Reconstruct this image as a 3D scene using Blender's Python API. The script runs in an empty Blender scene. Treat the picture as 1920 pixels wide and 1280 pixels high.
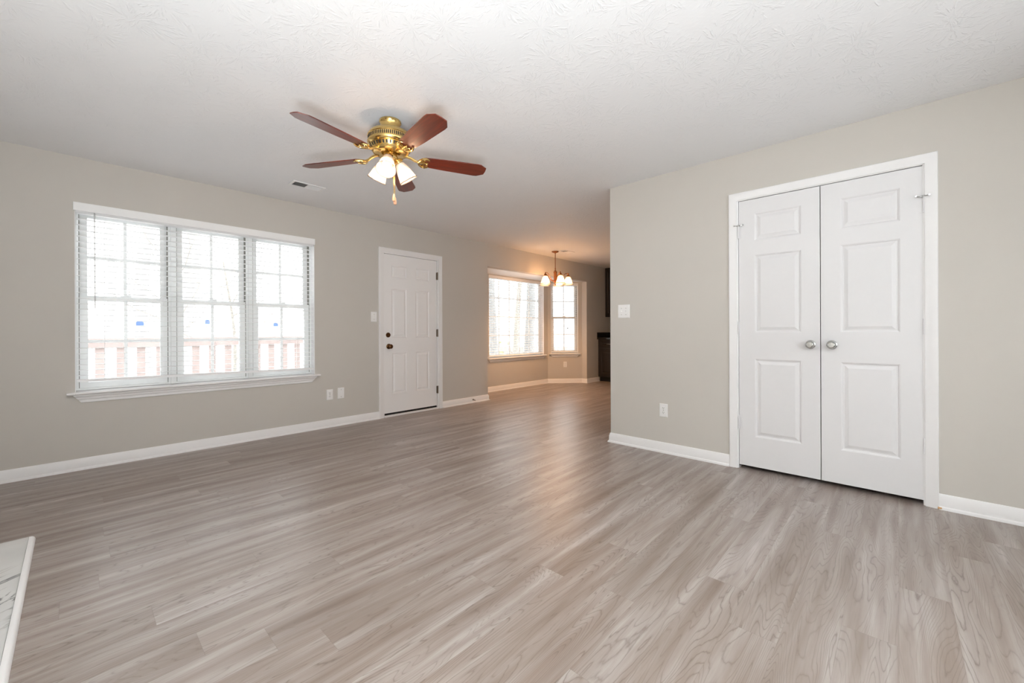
import bpy, bmesh, math, random
from mathutils import Vector, Matrix

S = bpy.context.scene
C = S.collection
R = math.radians

# ------------------------------------------------------------------ camera
CAM_H = 1.068
YAW, ROLL, FPX, CY = R(43.212), R(-0.219), 770.0, 621.1
F_ = Vector((math.cos(YAW), math.sin(YAW), 0))
R0 = Vector((math.sin(YAW), -math.cos(YAW), 0)); U0 = Vector((0, 0, 1))
RV = R0 * math.cos(ROLL) + U0 * math.sin(ROLL)
UV = U0 * math.cos(ROLL) - R0 * math.sin(ROLL)
cd = bpy.data.cameras.new('camera')
cd.sensor_width = 36.0; cd.sensor_fit = 'HORIZONTAL'
cd.lens = FPX / 1920 * 36.0
cd.shift_y = -(640 - CY) / 1920
cd.clip_start = 0.02; cd.clip_end = 400
cam = bpy.data.objects.new('camera', cd); C.objects.link(cam)
m = Matrix((RV, UV, -F_)).transposed().to_4x4(); m.translation = Vector((0, 0, CAM_H))
cam.matrix_world = m
S.camera = cam

# ------------------------------------------------------------------ sky, exposure
W_ = bpy.data.worlds.new('overcast_sky'); S.world = W_; W_.use_nodes = True
bg = W_.node_tree.nodes['Background']
bg.inputs[0].default_value = (0.965, 0.985, 1.0, 1); bg.inputs[1].default_value = 3.8
S.view_settings.view_transform = 'Standard'; S.view_settings.look = 'None'
S.view_settings.gamma = 1; S.view_settings.use_curve_mapping = False
S.view_settings.exposure = 0.18
S.cycles.max_bounces = 14; S.cycles.diffuse_bounces = 8; S.cycles.glossy_bounces = 4
S.cycles.transmission_bounces = 8; S.cycles.transparent_max_bounces = 24
S.cycles.caustics_reflective = False; S.cycles.caustics_refractive = False
S.cycles.sample_clamp_indirect = 6.0

def portal(loc, rot, sx, sy):
    """sky light entering a window opening, sampled through the opening"""
    l = bpy.data.lights.new('sky_portal', 'AREA'); l.shape = 'RECTANGLE'; l.size = sx; l.size_y = sy
    l.cycles.is_portal = True
    o = bpy.data.objects.new('sky_portal', l); o.location = loc; o.rotation_euler = rot; C.objects.link(o)

def lamp(name, loc, power, col, rad):
    l = bpy.data.lights.new(name, 'POINT'); l.energy = power; l.color = col; l.shadow_soft_size = rad
    o = bpy.data.objects.new(name, l); o.location = loc; C.objects.link(o)
    return o

# two lights added behind the camera for the photographer's flash, one bounced off the wall corner, one off the ceiling
fl_ = bpy.data.lights.new('corner_flash', 'AREA'); fl_.shape = 'DISK'; fl_.size = 0.25; fl_.energy = 120.0; fl_.color = (0.93, 0.98, 1.0)
fo = bpy.data.objects.new('corner_flash', fl_); C.objects.link(fo)
fo.location = (0.0, -0.05, 1.30)
fo.rotation_euler = Vector((-0.50, -0.40, 0.85)).to_track_quat('-Z', 'Y').to_euler()
fl_ = bpy.data.lights.new('ceiling_flash', 'AREA'); fl_.shape = 'DISK'; fl_.size = 0.8; fl_.energy = 46.0; fl_.color = (0.93, 0.98, 1.0)
fl_.spread = R(128)
fo = bpy.data.objects.new('ceiling_flash', fl_); C.objects.link(fo)
fo.location = (-0.32, -0.30, 0.45)
fo.rotation_euler = Vector((0.45, 1.25, 2.04)).to_track_quat('-Z', 'Y').to_euler()

# room numbers (metres; camera stands at x=0, y=0)
H = 2.44; WY = 4.658; CX = 3.539; CORNER_Y = 2.021
XL, YB, XK = -0.66, -1.6, 8.25
BX0, BX1, BD = 4.405, 7.20, 5.256      # bay opening and depth
SOF = 2.085
BA = (4.405, 4.773); BB = (4.935, BD); BC = (6.67, BD); BE = (7.20, 4.773)

portal((0.9, WY + 0.2, 1.33), (R(90), 0, 0), 1.8, 1.5)
portal((5.78, BD + 0.18, 1.33), (R(90), 0, 0), 1.5, 1.5)

# ------------------------------------------------------------------ materials
class NT:
    def __init__(s, name):
        s.m = bpy.data.materials.new(name); s.m.use_nodes = True
        s.t = s.m.node_tree; s.n = s.t.nodes; s.b = s.n['Principled BSDF']; s.out = s.n['Material Output']
    def node(s, typ, **kw):
        n = s.n.new(typ)
        for k, v in kw.items(): setattr(n, k, v)
        return n
    def put(s, sock, v):
        if hasattr(v, 'is_output') or isinstance(v, bpy.types.NodeSocket): s.t.links.new(v, sock)
        else: sock.default_value = v
    def math(s, op, a, b=None, c=None):
        n = s.node('ShaderNodeMath', operation=op)
        s.put(n.inputs[0], a)
        if b is not None: s.put(n.inputs[1], b)
        if c is not None: s.put(n.inputs[2], c)
        return n.outputs[0]
    def obj(s): return s.node('ShaderNodeTexCoord').outputs['Object']
    def xyz(s, v):
        n = s.node('ShaderNodeSeparateXYZ'); s.put(n.inputs[0], v); return n.outputs
    def vec(s, x, y, z=0.0):
        n = s.node('ShaderNodeCombineXYZ')
        for i, q in enumerate((x, y, z)): s.put(n.inputs[i], q)
        return n.outputs[0]
    def noise(s, v, scale, detail=2.0, rough=0.5, dist=0.0):
        n = s.node('ShaderNodeTexNoise'); s.put(n.inputs['Vector'], v)
        n.inputs['Scale'].default_value = scale; n.inputs['Detail'].default_value = detail
        n.inputs['Roughness'].default_value = rough; n.inputs['Distortion'].default_value = dist
        return n.outputs[0]
    def white(s, v):
        n = s.node('ShaderNodeTexWhiteNoise', noise_dimensions='2D'); s.put(n.inputs['Vector'], v); return n.outputs[0]
    def ramp(s, f, stops):
        n = s.node('ShaderNodeValToRGB'); s.put(n.inputs[0], f)
        e = n.color_ramp.elements
        while len(e) < len(stops): e.new(0.5)
        for i, (p, c) in enumerate(stops): e[i].position = p; e[i].color = (*c, 1) if len(c) == 3 else c
        return n.outputs[0]
    def mix(s, f, a, b, mode='MIX'):
        n = s.node('ShaderNodeMix', data_type='RGBA', blend_type=mode)
        s.put(n.inputs[0], f)
        for i, q in ((6, a), (7, b)):
            s.put(n.inputs[i], (*q, 1) if isinstance(q, tuple) and len(q) == 3 else q)
        return n.outputs[2]
    def bump(s, h, strength, dist):
        n = s.node('ShaderNodeBump'); s.put(n.inputs['Height'], h)
        n.inputs['Strength'].default_value = strength; n.inputs['Distance'].default_value = dist
        s.t.links.new(n.outputs[0], s.b.inputs['Normal'])

def lin(r, g, b):
    f = lambda c: ((c / 255 + 0.055) / 1.055) ** 2.4 if c / 255 > 0.04045 else c / 255 / 12.92
    return (f(r), f(g), f(b))

def simple(name, col, rough=0.5, metal=0.0, noise=None, bump=None, spec=0.5):
    t = NT(name); t.b.inputs['Roughness'].default_value = rough; t.b.inputs['Metallic'].default_value = metal
    t.b.inputs['Specular IOR Level'].default_value = spec
    t.b.inputs['Base Color'].default_value = (*col, 1)
    if noise:
        sc, amt = noise
        f = t.noise(t.obj(), sc, 3)
        a = tuple(c * (1 - amt) for c in col); b = tuple(min(1, c * (1 + amt)) for c in col)
        t.put(t.b.inputs['Base Color'], t.mix(f, a, b))
    if bump:
        sc, st, d = bump
        t.bump(t.noise(t.obj(), sc, 3), st, d)
    return t.m

M = {}
M['wall'] = simple('greige_wall_paint', lin(200, 196, 190), 0.75, noise=(3, 0.012), bump=(260, 0.10, 0.002), spec=0.3)
M['trim'] = simple('white_trim_paint', lin(240, 240, 241), 0.38, noise=(20, 0.01))
M['doorp'] = simple('white_door_paint', lin(228, 228, 230), 0.42, noise=(20, 0.01), bump=(90, 0.03, 0.001))
M['entry'] = simple('brightened_entry_door_paint', lin(242, 242, 243), 0.42, noise=(20, 0.01))  # lighter copy of the door paint, makes up for weak light there
M['vinyl'] = simple('white_vinyl', lin(236, 238, 238), 0.4, noise=(20, 0.01))
M['blind'] = simple('white_blind_slat', lin(247, 248, 249), 0.45, noise=(20, 0.01))
M['plate'] = simple('white_plastic', lin(240, 240, 240), 0.3, noise=(50, 0.01))
M['dark'] = simple('dark_slot', (0.006, 0.006, 0.006), 0.6, noise=(50, 0.1))
M['rubber'] = simple('black_rubber', (0.004, 0.004, 0.004), 0.7, noise=(50, 0.1))
M['bronze'] = simple('aged_bronze', lin(96, 66, 40), 0.33, 0.9, noise=(40, 0.2))
M['bronze2'] = simple('oil_bronze', lin(140, 88, 50), 0.4, 0.75, noise=(40, 0.15))
M['nickel'] = simple('satin_nickel', lin(190, 190, 188), 0.22, 1.0, noise=(60, 0.03))
M['hinge'] = simple('antique_hinge', lin(120, 105, 92), 0.4, 0.8, noise=(60, 0.1))
M['brass'] = simple('polished_brass', lin(224, 192, 124), 0.2, 1.0, noise=(30, 0.04))
M['cab'] = simple('espresso_cabinet', lin(30, 24, 22), 0.4, noise=(8, 0.2))
M['granite'] = simple('black_granite', (0.012, 0.011, 0.011), 0.15, noise=(120, 0.6))
M['ext_white'] = simple('white_siding', (0.8, 0.8, 0.8), 0.7, noise=(2, 0.05))
M['ext_roof'] = simple('grey_shingles', (0.6, 0.6, 0.62), 0.8, noise=(6, 0.1))
M['shutter'] = simple('grey_shutters', (0.28, 0.29, 0.30), 0.7, noise=(6, 0.1))
M['deck'] = simple('washed_out_red_deck', (0.38, 0.315, 0.30), 0.8, noise=(9, 0.25))  # overexposed outdoor glare put into the colour of the red wood
M['deck2'] = simple('bounce_pale_deck_boards', (0.66, 0.62, 0.59), 0.8, noise=(9, 0.2))  # boards coloured lighter to bounce more daylight onto the ceiling
M['bark'] = simple('grey_bark', (0.27, 0.265, 0.26), 0.9, noise=(14, 0.35), bump=(30, 0.5, 0.02))
M['bark3'] = simple('washed_out_bark', (0.46, 0.455, 0.45), 0.9, noise=(14, 0.25), bump=(30, 0.5, 0.02))  # bark colour paled to imitate the washed-out daylight outside
M['bark2'] = simple('pale_bark', (0.32, 0.30, 0.27), 0.9, noise=(14, 0.3), bump=(30, 0.5, 0.02))
M['fence'] = simple('fence_wood', (0.36, 0.33, 0.30), 0.9, noise=(6, 0.3))
M['bush'] = simple('olive_bush', (0.42, 0.43, 0.24), 0.9, noise=(10, 0.3))
M['dry'] = simple('dry_leaves', (0.50, 0.42, 0.37), 0.9, noise=(20, 0.3))
M['chip'] = simple('bare_wood', lin(200, 160, 115), 0.7, noise=(80, 0.1))

def glass_mat(name, tint, refl):
    t = NT(name); t.n.remove(t.b)
    tr = t.node('ShaderNodeBsdfTransparent'); tr.inputs[0].default_value = (*tint, 1)
    gl = t.node('ShaderNodeBsdfGlossy'); gl.inputs['Roughness'].default_value = 0.02
    lw = t.node('ShaderNodeLayerWeight'); lw.inputs[0].default_value = refl
    mx = t.node('ShaderNodeMixShader')
    t.t.links.new(lw.outputs['Fresnel'], mx.inputs[0]); t.t.links.new(tr.outputs[0], mx.inputs[1]); t.t.links.new(gl.outputs[0], mx.inputs[2])
    t.t.links.new(mx.outputs[0], t.out.inputs[0])
    return t.m
M['glass'] = glass_mat('window_glass', (0.97, 0.98, 0.98), 0.12)

def shade_mat(name, col, transp, ribs):
    t = NT(name); t.n.remove(t.b)
    tl = t.node('ShaderNodeBsdfTranslucent'); tl.inputs[0].default_value = (*col, 1)
    df = t.node('ShaderNodeBsdfDiffuse'); df.inputs[0].default_value = (*col, 1)
    tr = t.node('ShaderNodeBsdfTransparent'); tr.inputs[0].default_value = (1, 0.97, 0.93, 1)
    gl = t.node('ShaderNodeBsdfGlossy'); gl.inputs['Roughness'].default_value = 0.12
    a = t.node('ShaderNodeMixShader'); a.inputs[0].default_value = 0.35
    t.t.links.new(tl.outputs[0], a.inputs[1]); t.t.links.new(df.outputs[0], a.inputs[2])
    b = t.node('ShaderNodeMixShader'); b.inputs[0].default_value = transp
    t.t.links.new(a.outputs[0], b.inputs[1]); t.t.links.new(tr.outputs[0], b.inputs[2])
    c = t.node('ShaderNodeMixShader'); lw = t.node('ShaderNodeLayerWeight'); lw.inputs[0].default_value = 0.2
    t.t.links.new(lw.outputs['Fresnel'], c.inputs[0]); t.t.links.new(b.outputs[0], c.inputs[1]); t.t.links.new(gl.outputs[0], c.inputs[2])
    t.t.links.new(c.outputs[0], t.out.inputs[0])
    return t.m
M['fanshade'] = shade_mat('ribbed_frosted_glass', (0.90, 0.82, 0.76), 0.45, True)
M['rod'] = shade_mat('clear_wand_plastic', (0.9, 0.91, 0.93), 0.30, False)
M['sticker'] = shade_mat('translucent_blue_sticker', (0.42, 0.60, 0.98), 0.12, False)
M['gap_shade'] = simple('grey_gap_shade', lin(140, 138, 132), 0.8, noise=(60, 0.1))
M['chshade'] = shade_mat('alabaster_glass', (0.95, 0.88, 0.80), 0.45, False)

def emit_mat(name, col, st):
    t = NT(name); t.b.inputs['Base Color'].default_value = (*col, 1)
    t.b.inputs['Emission Color'].default_value = (*col, 1); t.b.inputs['Emission Strength'].default_value = st
    return t.m
M['bulb'] = emit_mat('lit_bulb', (1.0, 0.82, 0.66), 3.5)
M['bulb2'] = emit_mat('lit_warm_bulb', (1.0, 0.70, 0.42), 10.0)

def floor_mat():
    t = NT('greige_vinyl_planks')
    x, y, z = t.xyz(t.obj())
    PW, PL = 0.152, 1.5
    yr = t.math('DIVIDE', y, PW); row = t.math('FLOOR', yr)
    rr = t.white(t.vec(row, 3.7))
    xr = t.math('ADD', t.math('DIVIDE', x, PL), t.math('MULTIPLY', rr, 7.0)); pid = t.math('FLOOR', xr)
    rp = t.white(t.vec(row, pid)); rq = t.white(t.vec(pid, t.math('ADD', row, 41.0)))
    lx = t.math('ADD', x, t.math('MULTIPLY', rp, 91.0)); ly = t.math('ADD', y, t.math('MULTIPLY', rq, 57.0))
    # cathedral contour lines
    f1 = t.noise(t.vec(t.math('MULTIPLY', lx, 0.8), t.math('MULTIPLY', ly, 7.6)), 1.0, 2.0, 0.45, 0.5)
    f1b = t.math('ADD', f1, t.math('MULTIPLY', t.noise(t.vec(t.math('MULTIPLY', lx, 14.0), t.math('MULTIPLY', ly, 70.0)), 1.0, 2, 0.5), 0.016))
    ph = t.math('FRACT', t.math('MULTIPLY', f1b, 36.0))
    tri = t.math('ABSOLUTE', t.math('SUBTRACT', ph, 0.5))           # 0.5 at contour
    line = t.math('POWER', t.math('MULTIPLY', tri, 2.0), 6.5)
    lmask = t.ramp(t.noise(t.vec(t.math('MULTIPLY', lx, 0.9), t.math('MULTIPLY', ly, 9.0)), 1.0, 2), [(0.35, (0.35,) * 3), (0.62, (1,) * 3)])
    line = t.math('MULTIPLY', line, lmask)
    # broad streaks
    f2 = t.noise(t.vec(t.math('MULTIPLY', lx, 1.1), t.math('MULTIPLY', ly, 15.0), t.math('MULTIPLY', rp, 9.0)), 1.0, 3.5, 0.55, 0.2)
    base = t.ramp(f2, [(0.26, lin(120, 106, 97)), (0.45, lin(143, 131, 124)), (0.6, lin(160, 151, 146)), (0.76, lin(184, 178, 175))])
    patch = t.ramp(f1, [(0.32, lin(196, 176, 160)), (0.46, (1, 1, 1)), (0.56, (1, 1, 1)), (0.68, lin(205, 190, 180))])
    base = t.mix(0.40, base, patch, 'MULTIPLY')
    tone = t.math('ADD', t.math('MULTIPLY', rp, 0.09), 0.955)
    base = t.mix(1.0, base, t.vec(tone, tone, tone), 'MULTIPLY')
    col = t.mix(t.math('MULTIPLY', line, 0.78), base, lin(92, 79, 70))
    fib = t.noise(t.vec(t.math('MULTIPLY', lx, 9.0), t.math('MULTIPLY', ly, 230.0)), 1.0, 2, 0.6)
    col = t.mix(t.math('MULTIPLY', t.ramp(fib, [(0.3, (1,) * 3), (0.6, (0,) * 3)]), 0.16), col, lin(105, 92, 80))
    # joints
    ey = t.math('ABSOLUTE', t.math('SUBTRACT', t.math('FRACT', yr), 0.5))
    ex = t.math('ABSOLUTE', t.math('SUBTRACT', t.math('FRACT', xr), 0.5))
    jy = t.math('GREATER_THAN', ey, 0.5 - 0.0009 / PW); jx = t.math('GREATER_THAN', ex, 0.5 - 0.0012 / PL)
    j = t.math('MAXIMUM', jy, jx)
    col = t.mix(t.math('MULTIPLY', j, 0.2), col, lin(88, 75, 64))
    t.put(t.b.inputs['Base Color'], col)
    t.put(t.b.inputs['Roughness'], t.math('ADD', t.math('MULTIPLY', fib, 0.12), 0.29))
    t.b.inputs['Specular IOR Level'].default_value = 0.8
    h = t.math('SUBTRACT', t.math('MULTIPLY', fib, 0.35), t.math('ADD', t.math('MULTIPLY', line, 0.3), t.math('MULTIPLY', j, 0.4)))
    t.bump(h, 0.22, 0.0012)
    return t.m
M['floor'] = floor_mat()

def ceiling_mat():
    t = NT('stomped_ceiling_texture')
    t.b.inputs['Base Color'].default_value = (*lin(236, 237, 239), 1)
    t.b.inputs['Roughness'].default_value = 0.6; t.b.inputs['Specular IOR Level'].default_value = 0.25
    x, y, z = t.xyz(t.obj())
    hs = None
    for k, (ox, oy, sc) in enumerate(((0, 0, 4.2), (3.37, 7.19, 3.6))):
        v = t.node('ShaderNodeTexVoronoi', voronoi_dimensions='2D', feature='F1')
        P = t.vec(t.math('ADD', x, ox), t.math('ADD', y, oy))
        t.put(v.inputs['Vector'], P); v.inputs['Scale'].default_value = sc; v.inputs['Randomness'].default_value = 0.85
        d = t.node('ShaderNodeVectorMath', operation='SUBTRACT')
        sc_ = t.node('ShaderNodeVectorMath', operation='SCALE'); t.put(sc_.inputs[0], P); sc_.inputs[3].default_value = 1.0
        t.put(d.inputs[0], sc_.outputs[0]); t.put(d.inputs[1], v.outputs['Position'])
        dx, dy, _ = t.xyz(d.outputs[0])
        ang = t.math('ARCTAN2', dy, dx)
        r = t.math('SQRT', t.math('ADD', t.math('MULTIPLY', dx, dx), t.math('MULTIPLY', dy, dy)))
        cr, cg, cb = t.xyz(v.outputs['Color'])
        q = t.vec(t.math('ADD', t.math('MULTIPLY', t.math('COSINE', ang), 3.2), t.math('MULTIPLY', cr, 50.0)),
                  t.math('ADD', t.math('MULTIPLY', t.math('SINE', ang), 3.2), t.math('MULTIPLY', cg, 50.0)),
                  t.math('MULTIPLY', r, 9.0))
        s = t.noise(q, 1.9, 2.5, 0.6, 0.25)
        s = t.ramp(s, [(0.54, (0,) * 3), (0.66, (1,) * 3)])
        mask = t.ramp(r, [(0.0, (0.2,) * 3), (0.03, (1,) * 3), (0.11, (0.8,) * 3), (0.155, (0,) * 3)])
        g = t.math('MULTIPLY', s, mask)
        hs = g if hs is None else t.math('MAXIMUM', hs, g)
    fine = t.noise(t.obj(), 70, 3)
    t.bump(t.math('ADD', hs, t.math('MULTIPLY', fine, 0.25)), 0.42, 0.004)
    return t.m
M['ceiling'] = ceiling_mat()

def marble_mat():
    t = NT('white_veined_marble'); t.b.inputs['Roughness'].default_value = 0.12
    x, y, z = t.xyz(t.obj())
    n1 = t.noise(t.vec(t.math('MULTIPLY', x, 0.8), t.math('ADD', t.math('MULTIPLY', y, 1.5), t.math('MULTIPLY', x, -1.1))), 3.2, 5, 0.6, 0.9)
    v1 = t.math('ABSOLUTE', t.math('SUBTRACT', n1, 0.5))
    vein = t.ramp(v1, [(0.0, (0.9,) * 3), (0.010, (0.45,) * 3), (0.035, (0,) * 3)])
    msk = t.ramp(t.noise(t.obj(), 2.6, 2), [(0.42, (0,) * 3), (0.62, (1,) * 3)])
    f = t.math('MULTIPLY', vein, msk)
    cloud = t.mix(t.noise(t.obj(), 6, 4), lin(232, 233, 232), lin(208, 210, 210))
    t.put(t.b.inputs['Base Color'], t.mix(f, cloud, lin(70, 72, 78)))
    return t.m
M['marble'] = marble_mat()

def wood_mat(name, a, b, rough):
    t = NT(name); t.b.inputs['Roughness'].default_value = rough
    x, y, z = t.xyz(t.obj())
    n = t.noise(t.vec(t.math('MULTIPLY', x, 4.0), t.math('MULTIPLY', y, 55.0), z), 1.0, 4, 0.6, 0.4)
    t.put(t.b.inputs['Base Color'], t.ramp(n, [(0.3, a), (0.7, b)]))
    t.b.inputs['Coat Weight'].default_value = 0.25; t.b.inputs['Coat Roughness'].default_value = 0.2
    return t.m
M['blade'] = wood_mat('cherry_fan_blade', lin(74, 22, 11), lin(116, 42, 22), 0.38)
M['pend'] = wood_mat('wooden_pendant', lin(205, 150, 115), lin(225, 175, 140), 0.4)

# ------------------------------------------------------------------ mesh helpers
class MB:
    def __init__(s): s.bm = bmesh.new()
    def box(s, x0, x1, y0, y1, z0, z1, mat=None):
        vs = [s.bm.verts.new(Vector(p) if mat is None else mat @ Vector(p)) for p in
              ((x0, y0, z0), (x1, y0, z0), (x1, y1, z0), (x0, y1, z0), (x0, y0, z1), (x1, y0, z1), (x1, y1, z1), (x0, y1, z1))]
        for f in ((0, 3, 2, 1), (4, 5, 6, 7), (0, 1, 5, 4), (1, 2, 6, 5), (2, 3, 7, 6), (3, 0, 4, 7)):
            s.bm.faces.new([vs[i] for i in f])
        return s
    def prism(s, pts, z0, z1):
        a = [s.bm.verts.new((x, y, z0)) for x, y in pts]; b = [s.bm.verts.new((x, y, z1)) for x, y in pts]
        s.bm.faces.new(a[::-1]); s.bm.faces.new(b)
        n = len(pts)
        for i in range(n): s.bm.faces.new([a[i], a[(i + 1) % n], b[(i + 1) % n], b[i]])
        return s
    def loops(s, loops, closed=True, cap0=True, cap1=True):
        """skin a list of vertex rings"""
        rings = [[s.bm.verts.new(p) for p in L] for L in loops]
        for A, B in zip(rings, rings[1:]):
            n = len(A)
            for i in range(n if closed else n - 1):
                j = (i + 1) % n
                s.bm.faces.new([A[i], A[j], B[j], B[i]])
        if cap0: s.bm.faces.new(rings[0][::-1])
        if cap1: s.bm.faces.new(rings[-1])
        return s
    def lathe(s, prof, seg=32, mat=None, cap0=True, cap1=True, wob=None):
        mat = mat or Matrix()
        L = []
        for r, z in prof:
            ring = []
            for i in range(seg):
                a = 2 * math.pi * i / seg
                rr = r * (1 + (wob(a, z) if wob else 0))
                ring.append(mat @ Vector((rr * math.cos(a), rr * math.sin(a), z)))
            L.append(ring)
        return s.loops(L, True, cap0, cap1)
    def tube(s, pts, rad, seg=10):
        pts = [Vector(p) for p in pts]; n = len(pts)
        rad = rad if isinstance(rad, (list, tuple)) else [rad] * n
        up = Vector((0, 0, 1)); L = []; prev = None
        for i, p in enumerate(pts):
            d = (pts[min(i + 1, n - 1)] - pts[max(i - 1, 0)]).normalized()
            if prev is None:
                u = d.cross(up)
                if u.length < 1e-3: u = d.cross(Vector((1, 0, 0)))
            else: u = prev - d * prev.dot(d)
            u.normalize(); prev = u; v = d.cross(u)
            L.append([p + (u * math.cos(2 * math.pi * k / seg) + v * math.sin(2 * math.pi * k / seg)) * rad[i] for k in range(seg)])
        return s.loops(L)
    def ball(s, c, r, seg=16, sz=1.0):
        n = seg // 2
        prof = [(max(1e-4, r * math.sin(math.pi * i / n)), -r * sz * math.cos(math.pi * i / n)) for i in range(n + 1)]
        return s.lathe(prof, seg, Matrix.Translation(c))
    def build(s, name, mat, parent=None, smooth=False, bevel=0, angle=35):
        bmesh.ops.recalc_face_normals(s.bm, faces=s.bm.faces)
        me = bpy.data.meshes.new(name); s.bm.to_mesh(me); s.bm.free()
        me.materials.append(M[mat] if isinstance(mat, str) else mat)
        o = bpy.data.objects.new(name, me); C.objects.link(o)
        if parent: o.parent = parent
        if smooth:
            me.shade_smooth()
            me.set_sharp_from_angle(angle=R(angle))
        if bevel:
            b = o.modifiers.new('edge', 'BEVEL'); b.width = bevel; b.segments = 2; b.limit_method = 'ANGLE'; b.angle_limit = R(50)
        return o

def tag(o, label, cat, group=None, kind=None):
    if label: o['label'] = label
    if cat: o['category'] = cat
    if group: o['group'] = group
    if kind: o['kind'] = kind
    return o
def thing(name, label, cat, loc=(0, 0, 0), rz=0.0, group=None, kind=None):
    o = bpy.data.objects.new(name, None); C.objects.link(o); o.empty_display_size = 0.05
    o.location = loc; o.rotation_euler = (0, 0, rz)
    return tag(o, label, cat, group, kind)
def struct(o, label=None, cat=None): return tag(o, label, cat, None, 'structure')
def copy_tree(o, parent=None):
    c = o.copy(); C.objects.link(c); c.parent = parent
    for ch in list(o.children): copy_tree(ch, c)
    return c

def wall_cells(mb, L, T, z0, z1, holes):
    """solid wall, local x along, y 0..T outward, rectangular holes, no inner faces"""
    xs = sorted({0, L} | {h[0] for h in holes} | {h[1] for h in holes})
    zs = sorted({z0, z1} | {h[2] for h in holes} | {h[3] for h in holes})
    solid = lambda i, k: 0 <= i < len(xs) - 1 and 0 <= k < len(zs) - 1 and not any(
        h[0] <= (xs[i] + xs[i + 1]) / 2 <= h[1] and h[2] <= (zs[k] + zs[k + 1]) / 2 <= h[3] for h in holes)
    V = {}
    def v(x, y, z):
        key = (round(x, 5), round(y, 5), round(z, 5))
        if key not in V: V[key] = mb.bm.verts.new(key)
        return V[key]
    for i in range(len(xs) - 1):
        for k in range(len(zs) - 1):
            if not solid(i, k): continue
            a, b, c, d = xs[i], xs[i + 1], zs[k], zs[k + 1]
            F = [[(a, 0, c), (b, 0, c), (b, 0, d), (a, 0, d)], [(a, T, c), (a, T, d), (b, T, d), (b, T, c)]]
            if not solid(i - 1, k): F.append([(a, 0, c), (a, 0, d), (a, T, d), (a, T, c)])
            if not solid(i + 1, k): F.append([(b, 0, c), (b, T, c), (b, T, d), (b, 0, d)])
            if not solid(i, k - 1): F.append([(a, 0, c), (a, T, c), (b, T, c), (b, 0, c)])
            if not solid(i, k + 1): F.append([(a, 0, d), (b, 0, d), (b, T, d), (a, T, d)])
            for f in F: mb.bm.faces.new([v(*q) for q in f])

def wall(name, loc, rz, L, T, z0, z1, holes, label, mat='wall'):
    mb = MB(); wall_cells(mb, L, T, z0, z1, holes)
    o = mb.build(name, mat); o.location = (loc[0], loc[1], 0); o.rotation_euler = (0, 0, rz)
    return struct(o, label, 'wall')

def path_profile(mb, pts, prof):
    """sweep (offset, z) profile along a floor path, offset to the right of travel"""
    P = [Vector((x, y)) for x, y in pts]; n = len(P); L = []
    for i in range(n):
        d0 = (P[i] - P[i - 1]).normalized() if i > 0 else None
        d1 = (P[i + 1] - P[i]).normalized() if i < n - 1 else None
        d0 = d0 or d1; d1 = d1 or d0
        n0 = Vector((d0.y, -d0.x)); n1 = Vector((d1.y, -d1.x))
        b = (n0 + n1).normalized(); k = 1 / max(0.2, b.dot(n0))
        L.append([Vector((P[i].x + b.x * k * o, P[i].y + b.y * k * o, z)) for o, z in prof])
    return mb.loops(L)
BASE = [(0, 0), (0.024, 0), (0.024, 0.006), (0.021, 0.014), (0.0135, 0.019), (0.013, 0.062), (0.0095, 0.070), (0.0085, 0.080), (0.004, 0.088), (0, 0.09)]

def casing(mb, x0, x1, zt, prof):
    L = []
    for o, d in prof: pass
    ring = lambda x, z, sx, sz: [Vector((x + sx * o, -d, z + sz * o)) for o, d in prof]
    mb.loops([ring(x0, 0, -1, 0), ring(x0, zt, -1, 1), ring(x1, zt, 1, 1), ring(x1, 0, 1, 0)])
CASE = [(0, 0), (0, 0.009), (0.006, 0.011), (0.018, 0.0115), (0.026, 0.014), (0.044, 0.017), (0.053, 0.017), (0.057, 0.013), (0.057, 0)]

def panel_slab(mb, w, z0, z1, th, panels):
    """door leaf with sunk-and-raised panels on the room face (local y = 0)"""
    xs = sorted({0, w} | {q for p in panels for q in p[:2]}); zs = sorted({z0, z1} | {q for p in panels for q in p[2:]})
    V = {}
    def v(x, y, z):
        key = (round(x, 5), round(y, 5), round(z, 5))
        if key not in V: V[key] = mb.bm.verts.new(key)
        return V[key]
    for i in range(len(xs) - 1):
        for k in range(len(zs) - 1):
            cx, cz = (xs[i] + xs[i + 1]) / 2, (zs[k] + zs[k + 1]) / 2
            if any(p[0] < cx < p[1] and p[2] < cz < p[3] for p in panels): continue
            mb.bm.faces.new([v(xs[i], 0, zs[k]), v(xs[i + 1], 0, zs[k]), v(xs[i + 1], 0, zs[k + 1]), v(xs[i], 0, zs[k + 1])])
    for p in panels:
        prev = None
        for ins, dep in ((0, 0), (0.007, 0.003), (0.012, 0.008), (0.020, 0.008), (0.040, 0.0015)):
            ring = [v(p[0] + ins, dep, p[2] + ins), v(p[1] - ins, dep, p[2] + ins), v(p[1] - ins, dep, p[3] - ins), v(p[0] + ins, dep, p[3] - ins)]
            if prev:
                for i in range(4): mb.bm.faces.new([prev[i], prev[(i + 1) % 4], ring[(i + 1) % 4], ring[i]])
            prev = ring
        mb.bm.faces.new(prev)
    # back and edges
    b = [mb.bm.verts.new(q) for q in ((0, th, z0), (w, th, z0), (w, th, z1), (0, th, z1))]
    f = [mb.bm.verts.new(q) for q in ((0, 0, z0), (w, 0, z0), (w, 0, z1), (0, 0, z1))]
    mb.bm.faces.new(b[::-1])
    for i in range(4): mb.bm.faces.new([f[i], f[(i + 1) % 4], b[(i + 1) % 4], b[i]])

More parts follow.
